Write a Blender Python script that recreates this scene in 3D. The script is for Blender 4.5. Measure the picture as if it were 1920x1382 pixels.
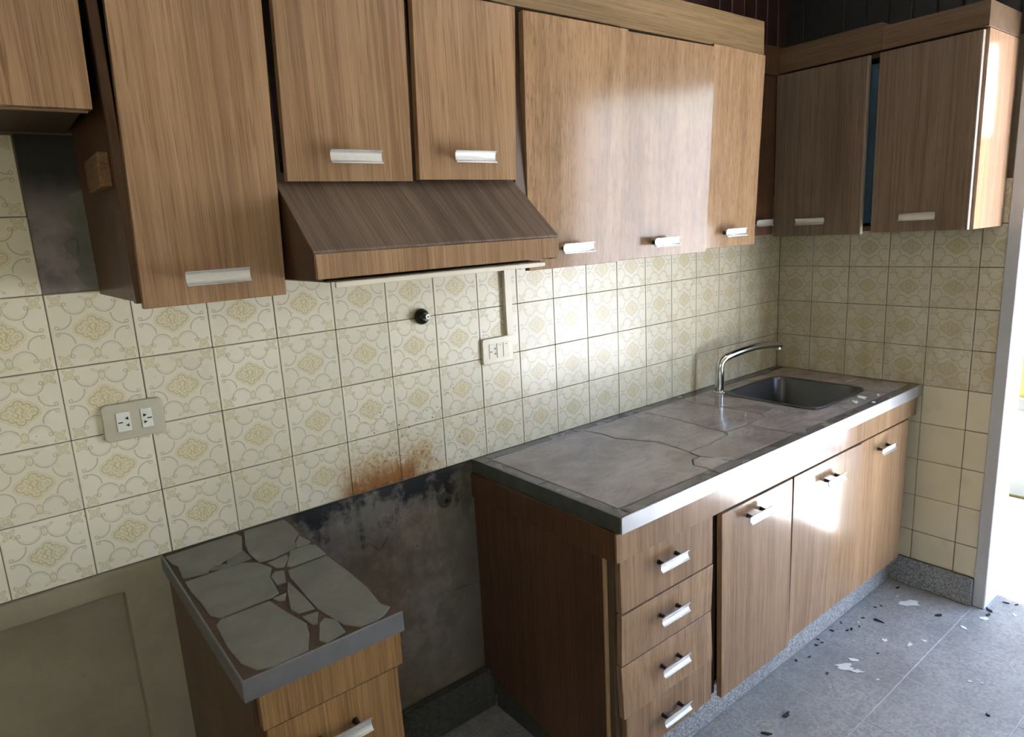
import bpy, bmesh, math, random
from mathutils import Vector, Matrix
random.seed(7)
scene = bpy.context.scene
C = scene.collection
for o in list(bpy.data.objects): bpy.data.objects.remove(o)
Z0 = 0.835            # worktop height above the floor; all z below are measured from the worktop
FZ = -Z0

# ------------------------------------------------------------------ camera
cam_d = bpy.data.cameras.new('camera'); cam = bpy.data.objects.new('camera', cam_d); C.objects.link(cam)
scene.camera = cam
cam_d.sensor_fit = 'HORIZONTAL'; cam_d.sensor_width = 36.0
cam_d.lens = 1249.96 / 1920 * 36.0
cam_d.shift_x = 26.19 / 1920; cam_d.shift_y = 0.9 / 1920
cam_d.clip_start = 0.05
yaw, pitch, roll = 0.9204, -0.2048, -0.0576
fwd = Vector((math.cos(pitch)*math.cos(yaw), math.cos(pitch)*math.sin(yaw), math.sin(pitch)))
rgt = Vector((math.sin(yaw), -math.cos(yaw), 0)); up = rgt.cross(fwd)
r2 = rgt*math.cos(roll) + up*math.sin(roll); u2 = -rgt*math.sin(roll) + up*math.cos(roll)
M = Matrix((r2, u2, -fwd)).transposed().to_4x4()
M.translation = Vector((-2.7963, -1.5864, 0.6737 + Z0))
cam.matrix_world = M

# ------------------------------------------------------------------ sky, sun, fill light
world = bpy.data.worlds.new('sky'); scene.world = world; world.use_nodes = True
wt = world.node_tree; wt.nodes.clear()
wo = wt.nodes.new('ShaderNodeOutputWorld'); wb = wt.nodes.new('ShaderNodeBackground'); sk = wt.nodes.new('ShaderNodeTexSky')
sk.sky_type = 'NISHITA'; sk.sun_disc = False; sk.sun_elevation = math.radians(55); sk.sun_rotation = math.radians(0)
sk.air_density = 1.0; sk.dust_density = 2.0; sk.ozone_density = 1.0
wt.links.new(sk.outputs[0], wb.inputs[0]); wt.links.new(wb.outputs[0], wo.inputs[0])
wb.inputs[1].default_value = 0.42
world.cycles.sampling_method = 'MANUAL'; world.cycles.sample_map_resolution = 256
sun_d = bpy.data.lights.new('sun', 'SUN'); sun = bpy.data.objects.new('sun', sun_d); C.objects.link(sun)
sun_d.energy = 15.0; sun_d.angle = math.radians(0.6); sun_d.color = (1.0, 0.99, 0.97)
sun.rotation_euler = Vector((0.045, -math.cos(math.radians(42)), -math.sin(math.radians(42)))).to_track_quat('-Z', 'Y').to_euler()
sun.location = (2, 6, 8)
def area(name, loc, rot, sx, sy, energy, col, portal=False):
    d = bpy.data.lights.new(name, 'AREA'); d.shape = 'RECTANGLE'; d.size = sx; d.size_y = sy; d.energy = energy; d.color = col
    d.cycles.is_portal = portal
    o = bpy.data.objects.new(name, d); C.objects.link(o); o.location = loc; o.rotation_euler = rot; return o
# warm fill light added in an unseen, made-up window opening behind the camera
area('window_fill_light', (-3.8, -2.97, 0.725 + Z0), (math.radians(90), 0, 0), 0.6, 0.95, 1.5, (1.0, 0.86, 0.58))
# portal that guides sky sampling through the doorway
area('doorway_portal', (0.16, -1.507, 0.178 + Z0), (0, math.radians(90), 0), 2.02, 1.28, 1, (1, 1, 1), True)
vs = scene.view_settings
vs.view_transform = 'Standard'; vs.look = 'None'; vs.gamma = 1.0; vs.use_curve_mapping = False
vs.exposure = 2.68
scene.cycles.use_denoising = True
scene.cycles.use_adaptive_sampling = True; scene.cycles.adaptive_threshold = 0.08; scene.cycles.adaptive_min_samples = 24
scene.cycles.max_bounces = 6; scene.cycles.diffuse_bounces = 4; scene.cycles.glossy_bounces = 3; scene.cycles.sample_clamp_indirect = 12

# ------------------------------------------------------------------ shader helpers
class S:
    """a float socket with operators"""
    def __init__(s, t, o): s.t = t; s.o = o
    def _b(s, op, b, flip=False):
        return mth(s.t, op, *((b, s) if flip else (s, b)))
    def __add__(s, b): return s._b('ADD', b)
    __radd__ = __add__
    def __sub__(s, b): return s._b('SUBTRACT', b)
    def __rsub__(s, b): return s._b('SUBTRACT', b, True)
    def __mul__(s, b): return s._b('MULTIPLY', b)
    __rmul__ = __mul__
    def __truediv__(s, b): return s._b('DIVIDE', b)
    def __neg__(s): return s._b('MULTIPLY', -1.0)
def mth(t, op, *a, clamp=False):
    n = t.nodes.new('ShaderNodeMath'); n.operation = op; n.use_clamp = clamp
    for i, v in enumerate(a):
        if isinstance(v, S): t.links.new(v.o, n.inputs[i])
        else: n.inputs[i].default_value = v
    return S(t, n.outputs[0])
def ab(a): return mth(a.t, 'ABSOLUTE', a)
def mn(a, b): return mth(a.t, 'MINIMUM', a, b)
def mx(a, b): return mth(a.t, 'MAXIMUM', a, b)
def sqrt(a): return mth(a.t, 'SQRT', a)
def sin(a): return mth(a.t, 'SINE', a)
def ss(a, e0, e1):
    n = a.t.nodes.new('ShaderNodeMapRange'); n.interpolation_type = 'SMOOTHSTEP'
    a.t.links.new(a.o, n.inputs[0]); n.inputs[1].default_value = e0; n.inputs[2].default_value = e1
    if e0 > e1:
        n.inputs[1].default_value = e1; n.inputs[2].default_value = e0; n.inputs[3].default_value = 1; n.inputs[4].default_value = 0
    return S(a.t, n.outputs[0])
def dist(u, v, cx, cy): return sqrt((u-cx)*(u-cx) + (v-cy)*(v-cy))
def new_mat(name):
    m = bpy.data.materials.new(name); m.use_nodes = True; t = m.node_tree
    b = t.nodes['Principled BSDF']; return m, t, b
def coords(t, kind='Object'):
    if kind == 'World':
        n = t.nodes.new('ShaderNodeNewGeometry'); o = n.outputs['Position']
    else:
        n = t.nodes.new('ShaderNodeTexCoord'); o = n.outputs[kind]
    return o
def sep(t, o):
    n = t.nodes.new('ShaderNodeSeparateXYZ'); t.links.new(o, n.inputs[0]); return [S(t, n.outputs[i]) for i in range(3)]
def mapping(t, o, scale, rot=(0, 0, 0), rnd=False):
    n = t.nodes.new('ShaderNodeMapping'); n.inputs['Scale'].default_value = scale; n.inputs['Rotation'].default_value = rot
    t.links.new(o, n.inputs['Vector'])
    if rnd:
        oi = t.nodes.new('ShaderNodeObjectInfo'); cb = t.nodes.new('ShaderNodeCombineXYZ')
        for i, k in enumerate((37.0, 53.0, 71.0)):
            mm = mth(t, 'MULTIPLY', S(t, oi.outputs['Random']), k); t.links.new(mm.o, cb.inputs[i])
        t.links.new(cb.outputs[0], n.inputs['Location'])
    return n.outputs[0]
def noise(t, vec, scale=1.0, detail=3.0, rough=0.5, dist_=0.0):
    n = t.nodes.new('ShaderNodeTexNoise'); n.inputs['Scale'].default_value = scale; n.inputs['Detail'].default_value = detail
    n.inputs['Roughness'].default_value = rough; n.inputs['Distortion'].default_value = dist_
    t.links.new(vec, n.inputs['Vector']); return S(t, n.outputs['Fac'])
def voro(t, vec, scale, out='Distance', feature='F1'):
    n = t.nodes.new('ShaderNodeTexVoronoi'); n.feature = feature; n.inputs['Scale'].default_value = scale
    t.links.new(vec, n.inputs['Vector']); return n.outputs[out]
def rgb(t, c):
    n = t.nodes.new('ShaderNodeRGB'); n.outputs[0].default_value = (*c, 1); return n.outputs[0]
def mix(t, f, a, b, mode='MIX'):
    n = t.nodes.new('ShaderNodeMix'); n.data_type = 'RGBA'; n.blend_type = mode
    if isinstance(f, S): t.links.new(f.o, n.inputs[0])
    else: n.inputs[0].default_value = f
    for v, i in ((a, 6), (b, 7)):
        if isinstance(v, tuple): n.inputs[i].default_value = (*v, 1)
        else: t.links.new(v, n.inputs[i])
    return n.outputs[2]
def rnd(t):
    return S(t, t.nodes.new('ShaderNodeObjectInfo').outputs['Random'])
def bump(t, b, h, strength, dist_=0.002):
    n = t.nodes.new('ShaderNodeBump'); n.inputs['Strength'].default_value = strength; n.inputs['Distance'].default_value = dist_
    t.links.new(h.o, n.inputs['Height']); t.links.new(n.outputs[0], b.inputs['Normal'])
def plain(name, col, rough=0.5, metal=0.0, var=0.0, scale=30, spec=0.5):
    m, t, b = new_mat(name)
    if var:
        n = noise(t, coords(t), scale, 4)
        c = mix(t, n, tuple(x*(1-var) for x in col), tuple(min(1, x*(1+var)) for x in col)); t.links.new(c, b.inputs['Base Color'])
    else: b.inputs['Base Color'].default_value = (*col, 1)
    b.inputs['Roughness'].default_value = rough; b.inputs['Metallic'].default_value = metal
    b.inputs['Specular IOR Level'].default_value = spec
    return m
def wood(name, axis='z', dark=(0.205, 0.120, 0.063), light=(0.350, 0.220, 0.124), rough=0.15, spec=0.26, tint=0.16):
    m, t, b = new_mat(name)
    v = coords(t)
    ac, al = 1.0, 0.010
    s = {'x': (al, ac, ac), 'y': (ac, al, ac), 'z': (ac, ac, al), 'yz': (ac, al, al)}[axis]
    broad = noise(t, mapping(t, v, tuple(k*9 if k == ac else k*60 for k in s), rnd=True), 1.0, 2, 0.5, 0.8)
    mid = noise(t, mapping(t, v, tuple(k*55 if k == ac else k*90 for k in s), rnd=True), 1.0, 3, 0.6, 0.25)
    fine = noise(t, mapping(t, v, tuple(k*330 if k == ac else k*300 for k in s), rnd=True), 1.0, 2, 0.6)
    pores = noise(t, mapping(t, v, tuple(k*520 if k == ac else k*900 for k in s), rnd=True), 1.0, 1, 0.5)
    f = ss(broad*0.32 + mid*0.42 + fine*0.44, 0.40, 0.78)
    c = mix(t, f, dark, light)
    c = mix(t, ss(pores, 0.57, 0.70)*0.5, c, tuple(x*0.45 for x in dark))
    r = rnd(t)
    hv = t.nodes.new('ShaderNodeHueSaturation'); t.links.new(c, hv.inputs['Color'])
    t.links.new((1.0 - tint*0.5 + r*tint).o, hv.inputs['Value'])
    t.links.new(hv.outputs[0], b.inputs['Base Color'])
    sm = noise(t, v, 5, 3)
    t.links.new((rough*0.75 + sm*rough*0.5).o, b.inputs['Roughness'])
    b.inputs['Specular IOR Level'].default_value = spec
    bump(t, b, fine*0.5 + noise(t, v, 3.5, 1)*2.5, 0.08, 0.0015)
    return m
WOOD = wood('teak_laminate')
WOODX = wood('teak_laminate_crosswise', 'x', (0.150, 0.096, 0.045), (0.270, 0.178, 0.090), 0.3)
WOODY = wood('teak_laminate_endwise_shaded', 'y', (0.085, 0.052, 0.028), (0.155, 0.098, 0.056), 0.45)  # end-wall fascia laminate, darkened to carry the shade it hangs in
WOODB = wood('teak_laminate_grey_brown', 'z', (0.115, 0.080, 0.055), (0.215, 0.155, 0.110), 0.35)  # darker, greyer tone for the end-wall doors
HOODTOP = wood('hood_laminate_greasy_shaded', 'yz', (0.085, 0.058, 0.040), (0.190, 0.132, 0.094), 0.55)  # greasy film, plus weaker light on the sloping top put into the colour
WOODGOLD = wood('teak_laminate_warm_lit', 'z', (0.135, 0.072, 0.026), (0.255, 0.145, 0.058), 0.3)  # same laminate with the warm light on the small unit mixed into its colour
WOODSIDE = wood('shaded_side_laminate', 'z', (0.054, 0.026, 0.014), (0.112, 0.056, 0.030), 0.35)  # same laminate as the doors, shade of the side faces painted in
PINE = wood('raw_edge_wood', 'z', (0.30, 0.19, 0.09), (0.42, 0.28, 0.14), 0.6)
CARC = plain('carcass_board', (0.085, 0.050, 0.028), 0.6, var=0.25, scale=12)
NAVY = plain('dark_blue_lining', (0.035, 0.085, 0.135), 0.6, var=0.2)
EDGE = plain('pale_edge_band', (0.26, 0.21, 0.165), 0.5, var=0.1)
ALU = plain('brushed_aluminium', (0.66, 0.655, 0.635), 0.35, 0.8, var=0.06, scale=80)
ALUTRIM = plain('worn_aluminium_trim', (0.33, 0.335, 0.34), 0.42, 0.75, var=0.18, scale=25)
BLACK = plain('black_plastic', (0.012, 0.011, 0.010), 0.4)
CHROME = plain('chrome', (0.62, 0.63, 0.63), 0.12, 1.0)
STEEL = plain('stained_steel', (0.11, 0.11, 0.11), 0.36, 0.9, var=0.2, scale=9)
WHITEP = plain('white_gloss_paint', (0.50, 0.515, 0.54), 0.35, var=0.06, scale=12)
CREAMP = plain('cream_plastic', (0.70, 0.64, 0.50), 0.45, var=0.05)
SOCKP = plain('aged_socket_plastic', (0.42, 0.39, 0.29), 0.4, var=0.10, scale=20)
SOCKI = plain('pale_socket_insert', (0.62, 0.62, 0.55), 0.4)
PANEL = plain('dark_red_brown_boards', (0.040, 0.014, 0.012), 0.45, var=0.3, scale=8)
PANELB = plain('black_brown_boards', (0.012, 0.010, 0.011), 0.6, var=0.3, scale=8)  # same boards in a near-black tone for the end wall
CEIL = plain('ceiling_paint', (0.74, 0.71, 0.64), 0.8, var=0.05)
WALLP = plain('interior_paint', (0.70, 0.62, 0.44), 0.8, var=0.06, scale=6)
GROUT = plain('dirty_grout', (0.13, 0.10, 0.072), 0.9, var=0.25, scale=40)
MORTAR_L = plain('grey_brown_joint_filler', (0.13, 0.105, 0.088), 0.5, var=0.3, scale=40)
MORTAR = plain('brown_mortar', (0.075, 0.044, 0.028), 0.7, var=0.35, scale=60)
CHIPW = plain('white_paint_flake', (0.70, 0.72, 0.70), 0.7, var=0.1)
CHIPD = plain('dark_crumb', (0.030, 0.026, 0.024), 0.85, var=0.3)
BRONZE = plain('blackened_brass', (0.022, 0.022, 0.016), 0.35, 0.6, var=0.3, scale=40)
BRASS = plain('worn_pipe_end', (0.20, 0.18, 0.13), 0.4, 0.8)
PATFL = plain('sunlit_concrete', (0.80, 0.81, 0.83), 0.8, var=0.12, scale=5)
PATGREY = plain('grey_kerb', (0.085, 0.085, 0.075), 0.8, var=0.1, scale=8)
YELLOW = plain('yellow_wall_paint', (0.15, 0.115, 0.016), 0.8, var=0.05, scale=4)
DADO = plain('pale_dado_paint', (0.115, 0.12, 0.11), 0.7, var=0.06, scale=4)
WHITEWALL = plain('white_render', (0.30, 0.32, 0.35), 0.85, var=0.04, scale=3)
def granite(name, base, lightc, darkc, scale=220, rough=0.5, dust=0.0):
    m, t, b = new_mat(name); v = coords(t, 'World')
    d1 = S(t, voro(t, v, scale)); cell = t.nodes.new('ShaderNodeTexVoronoi'); cell.inputs['Scale'].default_value = scale
    t.links.new(v, cell.inputs['Vector']); cs = sep(t, cell.outputs['Color'])[0]
    c = mix(t, ss(cs, 0.62, 0.72), base, lightc); c = mix(t, ss(cs, 0.30, 0.22), c, darkc)
    n = noise(t, v, 4, 5, 0.6)
    c = mix(t, ss(n, 0.35, 0.7)*0.5, c, tuple(x*0.6 for x in base))
    if dust:
        c = mix(t, ss(noise(t, v, 7, 6, 0.7), 0.45, 0.75)*dust, c, (0.42, 0.42, 0.40))
        c = mix(t, ss(noise(t, mapping(t, v, (9, 30, 9), (0, 0, 0.6)), 1.0, 5, 0.7), 0.55, 0.75)*dust, c, (0.11, 0.105, 0.10))
        c = mix(t, ss(S(t, voro(t, v, 45)), 0.13, 0.07)*ss(noise(t, v, 20, 2), 0.5, 0.6)*0.8, c, (0.60, 0.60, 0.58))
    t.links.new(c, b.inputs['Base Color']); b.inputs['Roughness'].default_value = rough
    bump(t, b, noise(t, v, 60, 4), 0.25, 0.002); return m
PLINTH = granite('grey_terrazzo_skirting', (0.27, 0.28, 0.29), (0.44, 0.46, 0.48), (0.13, 0.13, 0.14), 260, 0.45)
ROUGHSTONE = granite('sooty_cement', (0.060, 0.060, 0.050), (0.075, 0.075, 0.063), (0.045, 0.045, 0.038), 120, 0.85)
FLOORM = granite('worn_grey_terrazzo', (0.32, 0.312, 0.298), (0.37, 0.362, 0.348), (0.265, 0.258, 0.246), 130, 0.45, 0.35)
JOINT = plain('pale_floor_joint', (0.40, 0.40, 0.39), 0.8, var=0.2, scale=20)

def tile_material(name, plain_col=None):
    m, t, b = new_mat(name)
    v = coords(t); xyz = sep(t, v)
    w = coords(t, 'World'); X, Y, Z = sep(t, w)
    r = rnd(t)
    base = mix(t, r*0.9, (0.60, 0.555, 0.43), (0.66, 0.615, 0.485)) if not plain_col else mix(t, r, plain_col, tuple(x*1.07 for x in plain_col))
    mott = noise(t, w, 9, 4)
    base = mix(t, ss(mott, 0.45, 0.8)*0.22, base, (0.52, 0.43, 0.27))
    if not plain_col:
        u0 = xyz[0]/0.15; v0 = xyz[2]/0.15
        a = ab(u0); h = ab(v0)
        wob = noise(t, mapping(t, v, (1, 1, 1), rnd=True), 60, 2)
        # centre medallion: a lobed lozenge as a union of circles
        d = mn(mn(dist(a, h, 0.0, 0.0) - 0.118, dist(a, h, 0.145, 0.0) - 0.062), mn(dist(a, h, 0.0, 0.115) - 0.052, dist(a, h, 0.085, 0.062) - 0.050))
        line = ss(ab(d), 0.016, 0.006)
        halo = ss(ab(d - 0.030), 0.010, 0.003)
        dots = ss(sin(u0*95.0)*sin(v0*95.0), 0.0, 0.5)*ss(d, 0.0, -0.02)
        esses = ss(ab(a - 0.030 - 0.012*sin(v0*60.0)), 0.016, 0.007)*ss(h, 0.075, 0.06)
        inner = ss(ab(d + 0.045), 0.012, 0.005)
        med = mx(mx(line, halo*0.55), mx(mx(dots*0.6, inner*0.6), esses))
        medfill = ss(d, 0.03, -0.03)
        # scrolls
        d1 = ss(ab(dist(a, h, 0.175, 0.345) - 0.135), 0.013, 0.006)*ss(h, 0.375, 0.35)*ss(a, 0.03, 0.06)
        d2 = ss(ab(dist(a, h, 0.385, 0.175) - 0.15), 0.013, 0.006)*ss(a, 0.43, 0.41)*ss(h, 0.20, 0.185)
        c1 = ss(ab(dist(a, h, 0.292, 0.352) - 0.022), 0.012, 0.004); c2 = ss(ab(dist(a, h, 0.415, 0.045) - 0.022), 0.012, 0.004)
        d3 = ss(ab(dist(a, h, 0.175, 0.345) - 0.108), 0.007, 0.002)*ss(h, 0.31, 0.28)*0.5
        scroll = mx(mx(d1, d2), mx(mx(c1, c2)*0.9, d3))
        # corner rosettes
        cu = a - 0.385; cv = h - 0.40
        th = mth(t, 'ARCTAN2', cv, cu); rr = sqrt(cu*cu + cv*cv)
        ros = rr*(1.0 + 0.35*sin(th*4.0 + 1.57))
        rose = mx(ss(ab(ros - 0.058), 0.014, 0.005), ss(ab(ros - 0.026), 0.016, 0.006)*0.7)
        rosefill = ss(ros, 0.06, 0.03)*0.35
        # tulips
        ev = (h - 0.345)/0.062; eu = a/0.034
        tul = mx(ss(ab(sqrt(eu*eu + ev*ev) - 1.0), 0.34, 0.12), ss(a, 0.010, 0.004)*ss(ab(ev), 0.9, 0.5)*0.6)
        pv = h - 0.405 + (a - 0.055)*-0.6; pu = a - 0.065
        pet = ss(ab(sqrt((pu/0.050)*(pu/0.050) + (pv/0.020)*(pv/0.020)) - 0.8), 0.5, 0.2)
        fl = mx(tul, pet*0.8)
        fade = 0.55 + wob*0.6
        base = mix(t, medfill*0.30, base, (0.55, 0.475, 0.25))
        base = mix(t, rosefill, base, (0.55, 0.50, 0.34))
        base = mix(t, scroll*fade*0.85, base, (0.36, 0.315, 0.22))
        base = mix(t, mx(rose, fl)*fade*0.80, base, (0.41, 0.355, 0.19))
        base = mix(t, med*fade*0.80, base, (0.40, 0.315, 0.125))
        # cooking stains near the stove gap: brown scorch, grease streaks and spatter
        n1 = noise(t, w, 30, 5, 0.7); n2 = noise(t, mapping(t, w, (60, 60, 9)), 1.0, 4, 0.6)
        env = ss(ab(X + 2.00), 0.24, 0.06)
        zz = Z - Z0
        burn = ss(zz + (n2 - 0.5)*0.12, 0.085, 0.02)*ss(ab(X + 2.005), 0.150, 0.085)*ss(n1, 0.10, 0.50)
        burn2 = ss(zz + (n1 - 0.5)*0.10, 0.15, 0.05)*ss(ab(X + 1.98), 0.19, 0.10)*ss(noise(t, w, 70, 4, 0.7), 0.46, 0.62)*0.8
        soil = ss(zz + (n1 - 0.5)*0.06, 0.15, 0.03)*ss(ab(X + 1.985), 0.20, 0.10)*ss(n1, 0.30, 0.60)
        base = mix(t, soil*0.75, base, (0.40, 0.225, 0.075))
        base = mix(t, mx(burn*0.93, burn2*0.85), base, (0.24, 0.095, 0.020))
        base = mix(t, ss(zz + (n2 - 0.5)*0.07, 0.012, -0.012)*ss(ab(X + 2.0), 0.20, 0.1)*0.6, base, (0.05, 0.02, 0.01))
        spv = S(t, voro(t, w, 75)); spm = noise(t, w, 16, 3, 0.7)
        spat = ss(spv, 0.24, 0.14)*ss(spm, 0.47, 0.56)*ss(zz, 0.32, 0.16)*ss(ab(X + 1.85), 0.30, 0.14)
        spat2 = ss(S(t, voro(t, w, 60)), 0.10, 0.05)*ss(noise(t, w, 11, 2), 0.55, 0.62)
        base = mix(t, mx(spat*0.85, spat2*0.7), base, (0.10, 0.055, 0.025))
        # brown blotches towards the corner end, stronger lower down
        brown_low = ss(noise(t, mapping(t, w, (14, 14, 4)), 1.0, 4), 0.42, 0.66)*ss(X, -0.75, -0.5)*ss(zz, 0.50, 0.0)
        base = mix(t, brown_low*0.5, base, (0.42, 0.32, 0.16))
    # grime gathered at the tile edges
    e = mx(ab(xyz[0]), ab(xyz[2]))/0.15
    base = mix(t, ss(e, 0.475, 0.498)*0.25, base, (0.33, 0.26, 0.16))
    t.links.new(base, b.inputs['Base Color'])
    g = noise(t, w, 6, 4)
    t.links.new((0.20 + g*0.20).o, b.inputs['Roughness'])
    b.inputs['Specular IOR Level'].default_value = 0.36
    bump(t, b, noise(t, w, 18, 2), 0.12, 0.0012)
    return m
TILE = tile_material('cream_patterned_glaze')
TILEP = tile_material('plain_cream_glaze', (0.66, 0.61, 0.45))

def plaster_material():
    m, t, b = new_mat('stained_plaster'); w = coords(t, 'World'); X, Y, Z = sep(t, w); zz = Z - Z0
    n = noise(t, w, 5, 6, 0.65); n2 = noise(t, w, 16, 5, 0.6); st = noise(t, mapping(t, w, (38, 38, 5)), 1.0, 5, 0.65)
    c = mix(t, ss(n, 0.3, 0.7), (0.225, 0.192, 0.122), (0.285, 0.245, 0.160))
    inx = ss(X, -2.33, -2.25)
    gap = mix(t, ss(n2, 0.35, 0.65), (0.160, 0.134, 0.108), (0.265, 0.228, 0.192))
    gap = mix(t, ss(st, 0.48, 0.68)*ss(zz, -0.45, -0.05)*0.5, gap, (0.10, 0.09, 0.065))
    gap = mix(t, ss(noise(t, w, 7, 4), 0.50, 0.62)*0.55, gap, (0.13, 0.125, 0.085))
    gap = mix(t, ss(zz + (n2-0.5)*0.40 + (n-0.5)*0.35 + (st-0.5)*0.10, -0.11, -0.01), gap, (0.012, 0.010, 0.009))
    gap = mix(t, ss(zz, -0.45, -0.70)*0.6, gap, (0.15, 0.13, 0.085))
    gap = mix(t, ss(X + (n2-0.5)*0.1, -1.80, -1.72)*0.7, gap, (0.10, 0.08, 0.06))
    c = mix(t, inx, c, gap)
    cr = S(t, voro(t, mapping(t, w, (1, 1, 1)), 4.2, 'Distance', 'DISTANCE_TO_EDGE'))
    c = mix(t, ss(cr + (n2-0.5)*0.03, 0.010, 0.002)*ss(n, 0.52, 0.6)*inx*0.45, c, (0.03, 0.025, 0.02))
    sp = ss(S(t, voro(t, w, 26)), 0.085, 0.04)*ss(n2, 0.52, 0.6)
    c = mix(t, sp*0.85, c, (0.03, 0.028, 0.02))
    t.links.new(c, b.inputs['Base Color']); b.inputs['Roughness'].default_value = 0.85
    bump(t, b, n2 + n, 0.35, 0.004); return m
PLASTER = plaster_material()
def sootpatch_material():
    m, t, b = new_mat('bare_sooty_render'); w = coords(t, 'World'); X, Y, Z = sep(t, w); zz = Z - Z0
    n = noise(t, w, 20, 6, 0.65)
    c = mix(t, ss(n, 0.35, 0.65), (0.15, 0.125, 0.118), (0.24, 0.205, 0.20))
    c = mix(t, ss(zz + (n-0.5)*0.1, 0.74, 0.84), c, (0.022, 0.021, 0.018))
    c = mix(t, ss(noise(t, w, 45, 4), 0.60, 0.72)*ss(zz, 0.80, 0.70)*0.4, c, (0.26, 0.235, 0.21))
    t.links.new(c, b.inputs['Base Color']); b.inputs['Roughness'].default_value = 0.9; bump(t, b, n, 0.5, 0.005); return m
SOOT = sootpatch_material()
LUMP = plain('greenish_old_mortar', (0.13, 0.125, 0.10), 0.9, var=0.35, scale=40)
def marble(name, c0, c1, rough, vein=(0.16, 0.125, 0.10)):
    m, t, b = new_mat(name); w = coords(t)
    n = noise(t, mapping(t, w, (1, 1, 1), rnd=True), 7, 6, 0.6, 0.6)
    c = mix(t, ss(n, 0.3, 0.7), c0, c1)
    vn = noise(t, mapping(t, w, (4, 11, 4), (0, 0, 0.5), rnd=True), 1.0, 6, 0.7, 1.2)
    c = mix(t, ss(ab(vn - 0.5), 0.035, 0.0)*0.45, c, vein)
    c = mix(t, ss(S(t, voro(t, w, 34)), 0.09, 0.04)*ss(noise(t, w, 14, 2), 0.55, 0.62)*0.8, c, (0.04, 0.03, 0.02))
    hv = t.nodes.new('ShaderNodeHueSaturation'); t.links.new(c, hv.inputs['Color']); t.links.new((0.88 + rnd(t)*0.22).o, hv.inputs['Value'])
    t.links.new(hv.outputs[0], b.inputs['Base Color'])
    t.links.new((rough + noise(t, w, 8, 4)*rough*0.9).o, b.inputs['Roughness']); b.inputs['Specular IOR Level'].default_value = 0.6
    bump(t, b, noise(t, w, 25, 3), 0.08, 0.001); return m
STONE_L = marble('brown_grey_marble', (0.235, 0.185, 0.160), (0.375, 0.315, 0.285), 0.09)
STONE_S = marble('dull_grey_marble', (0.130, 0.126, 0.100), (0.190, 0.184, 0.150), 0.34)
BORDER = marble('dark_border_marble', (0.095, 0.078, 0.066), (0.15, 0.125, 0.108), 0.18)

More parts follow.
